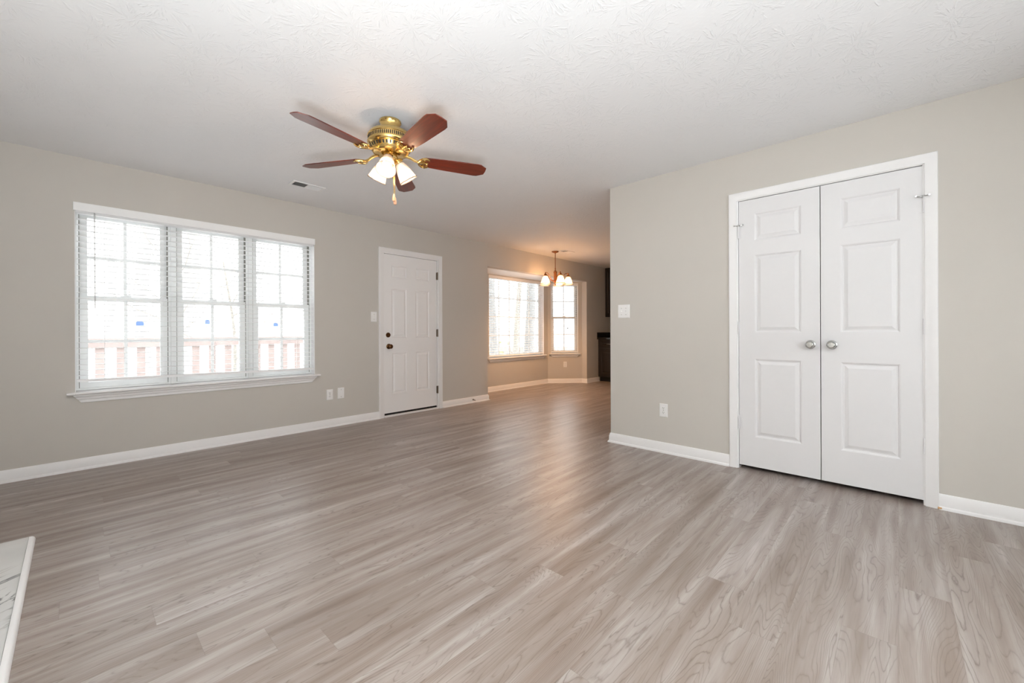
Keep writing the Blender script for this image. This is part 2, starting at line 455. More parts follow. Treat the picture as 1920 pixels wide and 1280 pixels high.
# ------------------------------------------------------------------ room shell
fl = MB().box(XL - 0.15, XK + 0.15, YB - 0.15, WY, -0.12, 0)
fl.prism([(BX0, WY), (BX1, WY), BE, BC, BB, BA], -0.12, 0)
struct(fl.build('floor', 'floor'), 'greige wood-look plank floor running through both rooms', 'floor')
ce = MB().box(XL - 0.15, XK + 0.15, YB - 0.15, WY + 0.19, H, H + 0.12)
struct(ce.build('ceiling', 'ceiling'), 'white ceiling with stomped starburst texture', 'ceiling')

W1 = (0.0, 1.80, 0.60, 2.065)     # triple window opening
wall('wall_left', (XL, WY), 0, BX0 - XL, 0.19, 0, H,
     [(W1[0] - XL, W1[1] - XL, W1[2], W1[3]), (2.618 - XL, 3.466 - XL, 0, 2.063)],
     'greige wall holding the triple window and the white entry door')
wall('wall_header', (BX0, WY), 0, BX1 - BX0, 0.115, SOF, H, [], 'greige wall strip above the bay opening')
wall('wall_dining', (BX1, WY), 0, XK - BX1 + 0.12, 0.115, 0, H, [], 'shaded wall between the bay and the dark cabinets')
struct(MB().prism([(BX0, WY + 0.115), (BX1, WY + 0.115), (BE[0] + 0.15, BE[1] + 0.05), (BC[0] + 0.1, BD + 0.16), (BB[0] - 0.1, BD + 0.16), (BA[0] - 0.15, BA[1] + 0.05)], SOF, SOF + 0.1)
       .build('ceiling_bay', 'trim'), 'white soffit over the bay window', 'ceiling')
W2 = (5.0, 6.545, 0.585, 2.075)
LB = math.dist(BC, BE); aR = math.atan2(BE[1] - BC[1], BE[0] - BC[0])
W3 = (0.067, 0.637, 0.60, 2.065)
wall('wall_bay_centre', (BB[0], BD), 0, BC[0] - BB[0], 0.14, 0, SOF, [(W2[0] - BB[0], W2[1] - BB[0], W2[2], W2[3])], 'bay wall with the wide gridded window')
wall('wall_bay_right', BC, aR, LB, 0.14, 0, SOF, [W3], 'angled bay wall with the narrow window')
aL = math.atan2(BB[1] - BA[1], BB[0] - BA[0])
wall('wall_bay_left', BA, aL, LB, 0.14, 0, SOF, [], 'angled bay wall beside the main room wall')
# closet wall
CL = CORNER_Y - YB
CO = (CORNER_Y - 0.912, CORNER_Y + 0.120)         # closet opening in local x
wall('wall_right', (CX, CORNER_Y), R(-90), CL, 0.115, 0, H, [(CO[0], CO[1], 0, 2.078)], 'greige wall with the white double closet doors')
wall('wall_kitchen_side', (XK, CORNER_Y), R(180), XK - CX - 0.115, 0.12, 0, H, [], 'wall closing the dining area behind the closet')
wall('wall_closet_back', (CX + 0.72, CORNER_Y - 0.12), R(-90), CL - 0.12, 0.1, 0, H, [], 'back wall inside the closet')
wall('wall_kitchen', (XK, WY), R(-90), WY - CORNER_Y, 0.12, 0, H, [], 'wall behind the dark kitchen cabinets')
WB = (0.5, 2.9, 0.5, 2.1)
wall('wall_back', (CX + 0.82, YB), R(180), CX + 0.82 - XL, 0.15, 0, H, [(CX + 0.82 - 2.6, CX + 0.82 - 0.2, 0.55, 2.1)], 'wall behind the camera')
wall('wall_hearth', (XL, YB), R(90), WY - YB, 0.15, 0, H, [], 'wall behind the marble hearth')
portal((1.4, YB - 0.17, 1.33), (R(-90), 0, 0), 2.4, 1.5)

def baseboard(name, pts, label):
    mb = MB(); path_profile(mb, pts, BASE)
    return struct(mb.build(name, 'trim', smooth=True, angle=30), label, 'baseboard')
baseboard('baseboard_left', [(XL, WY), (2.561, WY)], 'white baseboard under the triple window')
baseboard('baseboard_bay', [(3.523, WY), (BX0, WY), BA, BB, BC, BE, (BX1, WY), (7.66, WY)], 'white baseboard following the bay')
baseboard('baseboard_right', [(CX + 0.5, CORNER_Y), (CX, CORNER_Y), (CX, 0.969)], 'white baseboard between wall corner and closet')
baseboard('baseboard_closet', [(CX, -0.177), (CX, YB)], 'white baseboard right of the closet')
mb = MB().box(-0.002, 0.022, -0.006, 0.012, 0.001, 0.014)
o = struct(mb.build('trim_1', 'chip', bevel=0.003), 'bare wood shim at the foot of the closet casing', 'trim'); o.location = (CX - 0.022, -0.183, 0)

# ------------------------------------------------------------------ windows
def sash(parent, x0, x1, z0, z1, y, fr, top, bot, cols, rows, name='sash', lock=None):
    """one sash: frame with muntin grid, pane child. y = centre depth"""
    mb = MB(); t = 0.018
    mb.box(x0, x0 + fr, y - t, y + t, z0, z1); mb.box(x1 - fr, x1, y - t, y + t, z0, z1)
    mb.box(x0 + fr, x1 - fr, y - t, y + t, z0, z0 + bot); mb.box(x0 + fr, x1 - fr, y - t, y + t, z1 - top, z1)
    gx0, gx1, gz0, gz1 = x0 + fr, x1 - fr, z0 + bot, z1 - top
    for i in range(1, cols):
        q = gx0 + (gx1 - gx0) * i / cols; mb.box(q - 0.011, q + 0.011, y - 0.006, y + 0.006, gz0, gz1)
    for i in range(1, rows):
        q = gz0 + (gz1 - gz0) * i / rows; mb.box(gx0, gx1, y - 0.0055, y + 0.0055, q - 0.011, q + 0.011)
    o = mb.build(name, 'vinyl', parent)
    MB().box(gx0 - 0.004, gx1 + 0.004, y - 0.0025, y + 0.0025, gz0 - 0.004, gz1 + 0.004).build('pane', 'glass', o)
    if lock:
        l = MB(); cx = (x0 + x1) / 2
        l.box(cx - 0.032, cx + 0.032, y - t - 0.001, y + t, z1, z1 + 0.008); l.tube([(cx, y, z1 + 0.012), (cx + 0.035, y - 0.01, z1 + 0.012)], 0.005, 8)
        l.build('sash_lock', 'vinyl', o)
    return o

def stool_apron(parent, x0, x1, z, proj=0.05, ear=0.045, ap=0.055):
    mb = MB()
    pr = [(-proj, z - 0.016), (-proj - 0.004, z - 0.010), (-proj, z - 0.001), (-proj + 0.005, z), (0.10, z), (0.10, z - 0.022), (0, z - 0.022), (-proj + 0.004, z - 0.020)]
    mb.loops([[Vector((x0, y, q)) for y, q in pr], [Vector((x1, y, q)) for y, q in pr]])
    # ears beyond the opening, only in front of the wall
    pe = [(-proj, z - 0.016), (-proj - 0.004, z - 0.010), (-proj, z - 0.001), (-proj + 0.005, z), (-0.0005, z), (-0.0005, z - 0.022), (-proj + 0.004, z - 0.020)]
    for a, b in ((x0 - ear, x0), (x1, x1 + ear)):
        mb.loops([[Vector((a, y, q)) for y, q in pe], [Vector((b, y, q)) for y, q in pe]])
    mb.build('stool', 'trim', parent, bevel=0.002)
    m2 = MB(); zt = z - 0.0225
    # moulded apron, ends returned at a slant
    prof = [(0, 0), (-0.034, 0), (-0.034, 0.008), (-0.024, 0.018), (-0.020, 0.034), (-0.014, 0.040), (-0.013, ap - 0.004), (-0.009, ap), (0, ap)]
    m2.loops([[Vector((x0 - 0.012 + d * 0.75, y, zt - d)) for y, d in prof], [Vector((x1 + 0.012 - d * 0.75, y, zt - d)) for y, d in prof]])
    m2.build('apron', 'trim', parent)

def lining(parent, x0, x1, z0, z1, y1, mull=()):
    mb = MB(); t = 0.004
    mb.box(x0, x0 + t, 0.0, y1, z0, z1); mb.box(x1 - t, x1, 0.0, y1, z0, z1); mb.box(x0 + t, x1 - t, 0.0, y1, z1 - t, z1)
    mb.box(x0 + t, x1 - t, 0.10, y1, z0, z0 + 0.012)
    return mb.build('jamb_lining', 'trim', parent)

def dh_unit(parent, x0, x1, z0, z1, y, cols=2, rows=2, fr=0.05):
    """double hung: frame, upper sash outside, lower sash inside"""
    zm = 1.345
    f = MB()
    f.box(x0, x0 + 0.017, y - 0.03, y + 0.07, z0, z1); f.box(x1 - 0.017, x1, y - 0.03, y + 0.07, z0, z1)
    f.box(x0 + 0.017, x1 - 0.017, y - 0.03, y + 0.07, z1 - 0.02, z1); f.box(x0 + 0.017, x1 - 0.017, y - 0.03, y + 0.07, z0, z0 + 0.015)
    # balance tracks beside the upper sash
    f.build('frame', 'vinyl', parent, bevel=0.0015)
    for a in (x0 + 0.0171, x1 - 0.0212):
        MB().box(a, a + 0.0041, y - 0.020, y + 0.066, z0 + 0.016, z1 - 0.021).build('gap_shade_strip', 'gap_shade', parent)  # grey strip stands for the shade in the gap beside each sash
    sash(parent, x0 + 0.0214, x1 - 0.0214, zm - 0.012, z1 - 0.022, y + 0.045, fr - 0.005, 0.035, 0.035, cols, rows, 'upper_sash')
    sash(parent, x0 + 0.0214, x1 - 0.0214, z0 + 0.016, zm + 0.025, y, fr - 0.002, 0.042, 0.045, cols, rows, 'lower_sash', True)

w1 = thing('window_1', 'triple white double-hung window in the main room', 'window', (0, WY, 0), 0, None, 'structure')
lining(w1, W1[0], W1[1], W1[2], W1[3], 0.19)
ZS1 = W1[2] + 0.010
for k in range(3):
    dh_unit(w1, 0.6 * k + 0.004 + (0.008 if k else 0), 0.6 * (k + 1) - 0.004 - (0.008 if k < 2 else 0), W1[2] + 0.012, W1[3] - 0.004, 0.115)
mm = MB()
for q in (0.6, 1.2): mm.box(q - 0.0118, q + 0.0118, 0.075, 0.19, W1[2] + 0.012, W1[3] - 0.004)
mm.build('mullion', 'vinyl', w1)
stool_apron(w1, W1[0], W1[1], W1[2] + 0.008, 0.05, 0.045, 0.062)

w2 = thing('window_2', 'wide gridded window in the middle of the bay', 'window', (0, BD, 0), 0, None, 'structure')
lining(w2, *W2, 0.14)
f = MB(); a, b, c, d = W2
sash(w2, a + 0.006, b - 0.006, c + 0.014, d - 0.006, 0.105, 0.062, 0.04, 0.05, 5, 4, 'sash')
stool_apron(w2, a, b, W2[2] + 0.008, 0.05, 0.03, 0.05)
w3 = thing('window_3', 'narrow double-hung window on the angled bay wall', 'window', (BC[0], BC[1], 0), aR, None, 'structure')
lining(w3, *W3, 0.14)
dh_unit(w3, W3[0] + 0.004, W3[1] - 0.004, W3[2] + 0.012, W3[3] - 0.004, 0.065, 2, 2, 0.045)
stool_apron(w3, W3[0], W3[1], W3[2] + 0.008, 0.05, 0.035, 0.05)
w4 = thing('window_4_added', 'wide window added for daylight in the unseen wall behind the camera', 'window', (2.6, YB, 0), R(180), None, 'structure')  # unseen window, added to let more daylight into the room
lining(w4, 0, 2.4, 0.55, 2.1, 0.15)
sash(w4, 0.006, 1.196, 0.564, 2.094, 0.10, 0.05, 0.05, 0.05, 3, 4, 'sash'); sash(w4, 1.204, 2.394, 0.564, 2.094, 0.10, 0.05, 0.05, 0.05, 3, 4, 'sash')

# ------------------------------------------------------------------ blinds
def blind(loc, rz, w, ztop, zbot, n, wand, label, valance=None, cords=4, tilt=0.0, head=0.045, y0=0.035):
    t = thing('window_blind', label, 'blind', (loc[0], loc[1], 0), rz, 'white slatted window blinds')
    hd = MB().box(0.004, w - 0.004, y0 - 0.022, y0 + 0.022, ztop - head, ztop); hd.build('headrail', 'blind', t)
    if valance:
        v0, v1, vz0, vz1 = valance
        MB().box(v0, v1, -0.012, -0.003, vz0, vz1).build('valance', 'blind', t, bevel=0.002)
    zs0 = ztop - head - 0.006
    if valance: zs0 = 2.010
    mb = MB()
    for i in range(n):
        z = zs0 + (zbot + 0.050 - zs0) * i / (n - 1)
        e = tilt * (i / (n - 1)) ** 6
        L = []
        for x, dz in ((0.006, e / 2), (w - 0.006, -e / 2)):
            L.append([Vector((x, y0 + q, z + dz + c)) for q, c in ((-0.025, 0), (-0.012, 0.0018), (0, 0.0024), (0.012, 0.0018), (0.025, 0), (0.025, -0.0022), (0.012, -0.0004), (0, 0.0002), (-0.012, -0.0004), (-0.025, -0.0022))])
        mb.loops(L)
    mb.build('slats', 'blind', t)
    br = MB()
    L = [[Vector((x, y0 + q, zbot + dz + c)) for q, c in ((-0.026, 0), (-0.026, 0.016), (-0.02, 0.020), (0.02, 0.020), (0.026, 0.016), (0.026, 0))] for x, dz in ((0.006, tilt / 2), (w - 0.006, -tilt / 2))]
    br.loops(L).build('bottom_rail', 'blind', t)
    for k in range(cords):
        cx = w * (0.09 + 0.82 * k / (cords - 1)); cb = MB()
        for q in (-0.026, 0.026): cb.tube([(cx, y0 + q * 1.03, zbot + 0.02), (cx, y0 + q * 1.03, ztop - head)], 0.0009, 6)
        cb.build('ladder_cord', 'blind', t)
    wx, wz0, wz1 = wand
    MB().tube([(wx, y0 - 0.038, wz1), (wx + 0.002, y0 - 0.040, wz0)], 0.0042, 8).build('wand', 'rod', t, smooth=True)
    return t
blind((0.004, WY), 0, 1.792, 2.058, 0.672, 30, (0.105, 1.26, 2.03), 'wide white blind hanging in the triple window left of the entry door',
      valance=(-0.011, 1.799, 2.022, 2.087), cords=5, tilt=0.024)
blind((W2[0] + 0.006, BD), 0, W2[1] - W2[0] - 0.012, 2.068, 0.620, 31, (0.20, 1.25, 2.03), 'white blind in the wide gridded bay window')
blind((BC[0] + math.cos(aR) * (W3[0] + 0.006), BC[1] + math.sin(aR) * (W3[0] + 0.006)), aR, W3[1] - W3[0] - 0.012, 2.058, 0.640, 31, (0.085, 1.5, 2.0), 'narrow white blind in the angled bay window', cords=2)

# stickers on the panes
def sticker(parent_loc, rz, x, z, y, col, label, w=0.05, h=0.04):
    mb = MB(); m4 = Matrix()
    pts = [(-w / 2, -h / 2), (w / 2, -h / 2), (w / 2, h * 0.15), (w * 0.2, h / 2), (-w * 0.25, h * 0.5), (-w / 2, h * 0.2)]
    mb.loops([[Vector((px, 0, pz)) for px, pz in pts], [Vector((px, 0.0008, pz)) for px, pz in pts]])
    o = mb.build('window_sticker', col)
    c, s = math.cos(rz), math.sin(rz)
    o.location = (parent_loc[0] + c * x - s * y, parent_loc[1] + s * x + c * y, z); o.rotation_euler = (0, 0, rz)
    return tag(o, label, 'sticker', 'blue stickers on the triple window' if col == 'sticker' else None)
yp = 0.115 - 0.0035
sticker((0, WY), 0, 0.385, 1.150, yp, 'sticker', 'small blue sticker on the lower pane of the triple window nearest the wand')
sticker((0, WY), 0, 0.861, 1.170, yp, 'sticker', 'small blue sticker on the middle lower pane of the triple window', 0.04)
sticker((0, WY), 0, 1.447, 1.150, yp, 'sticker', 'small blue sticker on the lower pane of the triple window nearest the door', 0.045)
sticker(BC, aR, 0.43, 1.13, 0.065 - 0.0035, 'shutter', 'small grey sticker on the narrow bay window', 0.03, 0.035)

# ------------------------------------------------------------------ entry door
d1 = thing('door_1', 'white six-panel entry door with bronze knob and deadbolt', 'door', (2.618, WY, 0), 0, None, 'structure')
DW = 0.848
jb = MB(); jb.box(0, 0.018, 0, 0.19, 0, 2.063); jb.box(DW - 0.018, DW, 0, 0.19, 0, 2.063); jb.box(0.018, DW - 0.018, 0, 0.19, 2.051, 2.063)
jb.box(0.018, 0.030, 0.062, 0.19, 0, 2.051); jb.box(DW - 0.030, DW - 0.018, 0.062, 0.19, 0, 2.051); jb.box(0.030, DW - 0.030, 0.062, 0.19, 2.035, 2.051)
jb.build('jamb', 'trim', d1)
cs = MB(); casing(cs, 0.0, DW, 2.063, CASE); cs.build('casing', 'trim', d1, smooth=True, angle=25)
sw = DW - 0.044; ox = 0.022
lf = MB(); px = lambda v: v - 2.618 - ox
panel_slab(lf, sw, 0.046, 2.047, 0.044,
           [(px(a), px(b), c, d) for a, b, c, d in ((2.745, 2.968, 1.755, 1.915), (3.106, 3.322, 1.755, 1.915), (2.748, 2.968, 0.990, 1.617), (3.104, 3.320, 0.990, 1.617), (2.755, 2.966, 0.282, 0.802), (3.104, 3.318, 0.282, 0.802))])
slab = lf.build('slab', 'entry', d1); slab.location = (ox, 0.014, 0)
MB().box(ox, ox + sw, 0.022, 0.052, 0.021, 0.045).build('door_sweep', 'rubber', d1)
MB().box(0.019, DW - 0.0185, -0.018, 0.19, 0.0005, 0.020).build('threshold', 'trim', d1, bevel=0.004)
for z in (1.838, 1.05, 0.266):
    h_ = MB(); h_.tube([(DW - 0.019, -0.003, z - 0.052), (DW - 0.019, -0.003, z + 0.052)], 0.0085, 10); h_.box(DW - 0.030, DW - 0.019, 0.0115, 0.0135, z - 0.05, z + 0.05)
    h_.build('hinge', 'hinge', d1, smooth=True)
RX = Matrix.Rotation(R(90), 4, 'X')     # local +z -> -y (towards the room)
kn = MB(); mt = Matrix.Translation((2.705 - 2.618, 0.014, 0.885)) @ RX
kn.lathe([(0.001, 0.0), (0.033, 0.0005), (0.033, 0.004), (0.026, 0.009), (0.013, 0.012), (0.012, 0.030), (0.022, 0.036), (0.0285, 0.047), (0.0275, 0.058), (0.018, 0.066), (0.001, 0.068)], 28, mt)
kn.build('knob', 'bronze', d1, smooth=True)
db = MB(); mt = Matrix.Translation((2.697 - 2.618, 0.014, 1.029)) @ RX
db.lathe([(0.001, 0.0), (0.031, 0.0005), (0.031, 0.006), (0.025, 0.016), (0.001, 0.017)], 28, mt)
db.box(2.697 - 2.618 - 0.005, 2.697 - 2.618 + 0.005, -0.018, -0.002, 1.012, 1.046)
db.build('deadbolt', 'bronze', d1, smooth=True)

# ------------------------------------------------------------------ closet doors
def closet_leaf(name, label, yl, w, panels, hinge_left, knob_x):
    d = thing(name, label, 'door', (CX, yl, 0), R(-90), None, 'structure')
    lf = MB(); panel_slab(lf, w, 0.030, 2.068, 0.035, panels)
    s = lf.build('slab', 'doorp', d); s.location = (0, 0.004, 0)
    mt = Matrix.Translation((knob_x, 0.004, 0.968)) @ RX
    k = MB(); k.lathe([(0.001, 0), (0.030, 0.0005), (0.030, 0.004), (0.024, 0.008), (0.012, 0.011), (0.011, 0.022), (0.020, 0.027), (0.027, 0.036), (0.0265, 0.046), (0.021, 0.054), (0.0175, 0.0555), (0.0165, 0.0535), (0.010, 0.0535), (0.001, 0.054)], 32, mt)
    k.build('knob', 'nickel', d, smooth=True)
    hx = -0.002 if hinge_left else w + 0.002
    for z in (1.829, 1.088, 0.360):
        hb = MB(); hb.tube([(hx, -0.003, z - 0.048), (hx, -0.003, z + 0.048)], 0.006, 10)
        s_ = 1 if hinge_left else -1
        hb.box(min(hx, hx + s_ * 0.02), max(hx, hx + s_ * 0.02), 0.002, 0.0045, z - 0.045, z + 0.045)
        hb.build('hinge', 'doorp', d, smooth=True)
    st = MB(); z = 1.880; s_ = 1 if hinge_left else -1
    st.tube([(hx, -0.003, z - 0.004), (hx, -0.003, z + 0.006)], 0.009, 10)
    st.tube([(hx, -0.004, z), (hx + s_ * 0.018, -0.012, z - 0.002), (hx + s_ * 0.036, -0.009, z + 0.003)], [0.003, 0.003, 0.003], 8)
    st.tube([(hx + s_ * 0.034, -0.018, z + 0.003), (hx + s_ * 0.034, -0.001, z + 0.003)], 0.005, 8)
    st.tube([(hx, -0.004, z), (hx - s_ * 0.020, -0.020, z), (hx - s_ * 0.026, -0.018, z)], 0.003, 8)
    st.tube([(hx - s_ * 0.024, -0.026, z), (hx - s_ * 0.024, -0.017, z)], 0.005, 8)
    st.build('hinge_stop', 'nickel', d, smooth=True)
    return d
CZ = ((1.752, 1.960), (1.052, 1.643), (0.257, 0.852))
closet_leaf('door_2', 'white three-panel closet door hinged on the light-switch side', 0.901, 0.508, [(0.107, 0.401, a, b) for a, b in CZ], True, 0.901 - 0.448)
closet_leaf('door_3', 'white three-panel closet door on the side away from the light switch', 0.388, 0.503, [(0.106, 0.400, a, b) for a, b in CZ], False, 0.388 - 0.329)
cj = thing('trim_2', 'white casing around the closet doors', 'trim', (CX, 0.912, 0), R(-90), None, 'structure')
CW = CO[1] - CO[0]
cs = MB(); casing(cs, 0, CW, 2.078, CASE); cs.build('casing', 'trim', cj, smooth=True, angle=25)
jb = MB(); jb.box(0, 0.008, 0, 0.115, 0, 2.078); jb.box(CW - 0.008, CW, 0, 0.115, 0, 2.078); jb.box(0.008, CW - 0.008, 0, 0.115, 2.073, 2.078)
jb.build('jamb', 'trim', cj)

# ------------------------------------------------------------------ switches and outlets
def plate(name, label, cat, loc, rz, w, h, group=None):
    t = thing(name, label, cat, loc, rz, group)
    mb = MB()
    L = [[Vector((sx * (w / 2 - i), -d, sz * (h / 2 - i))) for sx, sz in ((-1, -1), (1, -1), (1, 1), (-1, 1))] for i, d in ((0, 0), (0, 0.003), (0.004, 0.0065))]
    mb.loops(L).build('cover_plate', 'plate', t)
    return t
def toggle(t, x):
    MB().box(x - 0.006, x + 0.006, -0.0075, -0.0062, -0.013, 0.013).build('toggle_bezel', 'plate', t)
    a = MB(); a.loops([[Vector((x + sx * 0.004, -0.0065, sz * 0.006)) for sx, sz in ((-1, -1), (1, -1), (1, 1), (-1, 1))], [Vector((x + sx * 0.0035, -0.018, 0.007 + sz * 0.004)) for sx, sz in ((-1, -1), (1, -1), (1, 1), (-1, 1))]])
    a.build('toggle', 'plate', t)
def screws(t, pts):
    for x, z in pts: MB().lathe([(0.0035, 0.006), (0.0035, 0.0072), (0.0005, 0.0076)], 12, Matrix.Translation((x, 0, z)) @ RX).build('screw', 'nickel', t)
def receptacle(t, z):
    mb = MB(); n = 20
    ring = lambda y, k: [Vector((0.0165 * k * math.cos(2 * math.pi * i / n), -y, z + max(-0.0125, min(0.0125, 0.0165 * math.sin(2 * math.pi * i / n))) * k)) for i in range(n)]
    mb.loops([ring(0.006, 1), ring(0.0085, 1), ring(0.0092, 0.94)])
    r = mb.build('receptacle', 'plate', t)
    s = MB(); s.box(-0.0075, -0.0052, -0.0098, -0.009, z - 0.001, z + 0.008); s.box(0.0052, 0.0075, -0.0098, -0.009, z, z + 0.0075); s.box(-0.0022, 0.0022, -0.0098, -0.009, z - 0.0085, z - 0.004)
    s.build('slots', 'dark', r)
t = plate('light_switch', 'single white light switch beside the entry door', 'light switch', (2.498, WY, 1.253), 0, 0.076, 0.122); toggle(t, 0); screws(t, [(0, 0.03), (0, -0.03)])
t = plate('light_switch', 'double white light switch plate near the outside wall corner', 'light switch', (CX, 1.878, 1.252), R(-90), 0.118, 0.126)
toggle(t, -0.023); toggle(t, 0.023); screws(t, [(a, b) for a in (-0.023, 0.023) for b in (0.03, -0.03)])
def outlet(label, loc, rz):
    t = plate('wall_outlet', label, 'outlet', loc, rz, 0.072, 0.116, 'white duplex outlets'); receptacle(t, 0.0195); receptacle(t, -0.0195); screws(t, [(0, 0)])
outlet('white duplex outlet under the triple window end, beside the blank plate', (1.960, WY, 0.365), 0)
outlet('white duplex outlet low on the closet wall', (CX, 1.500, 0.371), R(-90))
ux, uy = BC[0] + math.cos(aR) * 0.36, BC[1] + math.sin(aR) * 0.36
outlet('white duplex outlet under the narrow bay window', (ux, uy, 0.382), aR)
t = plate('wall_plate', 'blank white wall plate beside the duplex outlet and entry door', 'wall plate', (2.087, WY, 0.369), 0, 0.074, 0.122); screws(t, [(0, 0.04), (0, -0.04)])

# door stop on the baseboard
t = thing('door_stop', 'small spring door stop on the baseboard right of the entry door', 'door stop', (4.086, WY - 0.013, 0.048))
MB().lathe([(0.001, 0), (0.011, 0.0005), (0.011, 0.004), (0.006, 0.007), (0.001, 0.0075)], 16, RX).build('mount', 'hinge', t)
pts = [(0.0055 * math.cos(q * 0.9), -0.007 - 0.0006 * q, 0.0055 * math.sin(q * 0.9) - 0.00006 * q) for q in range(0, 84)]
MB().tube(pts, 0.0012, 6).build('spring', 'hinge', t)
MB().lathe([(0.001, 0), (0.0075, 0.001), (0.0075, 0.009), (0.001, 0.011)], 14, Matrix.Translation((0, -0.056, -0.006)) @ RX).build('bumper', 'plate', t)

# ------------------------------------------------------------------ ceiling vents
def vent(label, loc, rz, near=45, far=45):
    t = thing('ceiling_vent', label, 'vent', loc, rz, 'ceiling supply registers')
    L, W2_ = 0.145, 0.072      # half sizes
    mb = MB()
    for i, (a, b, c, d) in enumerate(((-L, L, -W2_, -W2_ + 0.018), (-L, L, W2_ - 0.018, W2_), (-L, -L + 0.024, -W2_ + 0.018, W2_ - 0.018), (L - 0.024, L, -W2_ + 0.018, W2_ - 0.018), (-0.006, 0.006, -W2_ + 0.018, W2_ - 0.018))):
        mb.box(a, b, c, d, -0.007, -0.0005)
    mb.build('frame', 'trim', t, bevel=0.002)
    MB().box(-L + 0.02, L - 0.02, -W2_ + 0.015, W2_ - 0.015, -0.0012, -0.0006).build('duct_shade_sheet', 'dark', t)  # near-black sheet standing for the shade inside the duct
    for s, n in ((-1, 12), (1, 12)):
        sl = MB()
        for i in range(n):
            x = s * (0.011 + (L - 0.024 - 0.016) * i / (n - 1))
            sl.box(-0.0058, 0.0058, -W2_ + 0.018, W2_ - 0.018, -0.0005, 0.0005, Matrix.Translation((x, 0, -0.0048)) @ Matrix.Rotation(R(far if s > 0 else -near), 4, 'Y'))
        sl.build('louvers', 'trim', t)
    return t
vent('white ceiling register beyond the fan, above the triple window', (1.495, 4.035, H), 0)
vent('white ceiling register behind the chandelier', (5.81, 4.16, H), 0, 14, 45)

# ------------------------------------------------------------------ ceiling fan
FX, FY = 1.41, 2.405
fan = thing('ceiling_fan', 'brass ceiling fan with five cherry blades and lit glass shades', 'ceiling fan', (FX, FY, H))
MB().lathe([(0.062, 0), (0.069, -0.004), (0.070, -0.014), (0.064, -0.022), (0.061, -0.045), (0.064, -0.062), (0.055, -0.068)], 40).build('canopy', 'brass', fan, smooth=True)
mo = MB(); mo.lathe([(0.060, -0.064), (0.072, -0.066), (0.104, -0.074), (0.130, -0.089), (0.140, -0.104), (0.143, -0.113), (0.141, -0.116), (0.139, -0.117), (0.139, -0.144), (0.141, -0.145), (0.144, -0.149), (0.143, -0.156), (0.140, -0.163), (0.132, -0.170), (0.128, -0.172), (0.130, -0.177), (0.120, -0.196), (0.111, -0.210), (0.100, -0.218), (0.040, -0.220)], 64)
motor = mo.build('motor_housing', 'brass', fan, smooth=True)
g = MB()
for i in range(72):     # perforated band and cooling slots
    a = 2 * math.pi * i / 72
    mt = Matrix.Rotation(a, 4, 'Z')
    g.box(0.1385, 0.1396, -0.0030, 0.0030, -0.141, -0.120, mt)
g.build('band_perforations', 'dark', motor)
g = MB()
for i in range(36):
    mt = Matrix.Rotation(2 * math.pi * i / 36, 4, 'Z') @ Matrix.Translation((0.1252, 0, -0.186)) @ Matrix.Rotation(R(29), 4, 'Y')
    g.box(-0.0005, 0.0012, -0.0045, 0.0045, -0.010, 0.010, mt)
g.build('cooling_slots', 'dark', motor)
def make_blade(ang):
    e = bpy.data.objects.new('blade', None)
    # blade board, local x radial
    mb = MB(); r0, r1 = 0.205, 0.645
    pts = [(r0, -0.040), (r0 + 0.02, -0.050), (0.36, -0.060), (0.575, -0.068), (0.600, -0.066), (r1, -0.036), (r1 + 0.003, 0), (r1, 0.036), (0.600, 0.066), (0.575, 0.068), (0.36, 0.060), (r0 + 0.02, 0.050), (r0, 0.040)]
    mb.prism(pts, -0.003, 0.003)
    b = mb.build('blade', 'blade', fan, bevel=0.0012)
    b.location = (0, 0, -0.235); b.rotation_mode = 'QUATERNION'
    b.rotation_quaternion = (Matrix.Rotation(ang, 3, 'Z') @ Matrix.Rotation(R(-12), 3, 'X')).to_quaternion()
    # iron, built in blade space
    ir = MB()
    ir.tube([(0.085, 0.0, 0.022), (0.11, 0, 0.020), (0.135, 0.0, 0.012), (0.16, 0, -0.001), (0.185, 0, -0.007), (0.20, 0, -0.008)], [0.011, 0.010, 0.009, 0.009, 0.009, 0.008], 10)
    for s in (1, -1):
        ir.tube([(0.178, 0, -0.008), (0.188, s * 0.022, -0.008), (0.205, s * 0.040, -0.008), (0.225, s * 0.047, -0.008), (0.245, s * 0.040, -0.007), (0.249, s * 0.030, -0.007)], [0.007, 0.0085, 0.009, 0.008, 0.006, 0.004], 10)
        ir.tube([(0.195, 0, -0.008), (0.212, s * 0.012, -0.008), (0.222, s * 0.028, -0.008), (0.210, s * 0.036, -0.008)], [0.006, 0.006, 0.005, 0.005], 8)
    ir.tube([(0.195, 0, -0.008), (0.225, 0, -0.008), (0.245, 0, -0.007)], [0.008, 0.007, 0.003], 10)
    for q in ((0.215, 0.043), (0.215, -0.043), (0.235, 0.0)): ir.ball((q[0], q[1], -0.012), 0.006, 10)
    ir.build('blade_iron', 'brass', b, smooth=True)
    bpy.data.objects.remove(e)
    return b
for k in range(5): make_blade(R(-168.6 + 72 * k))
lk = MB(); lk.lathe([(0.040, -0.2185), (0.042, -0.221), (0.042, -0.223), (0.034, -0.225), (0.033, -0.228), (0.046, -0.232), (0.048, -0.243), (0.044, -0.254), (0.030, -0.262), (0.012, -0.268), (0.010, -0.276), (0.002, -0.280)], 36)
lk.build('light_fitter', 'brass', fan, smooth=True)
camdir = math.degrees(math.atan2(-FY, -FX))
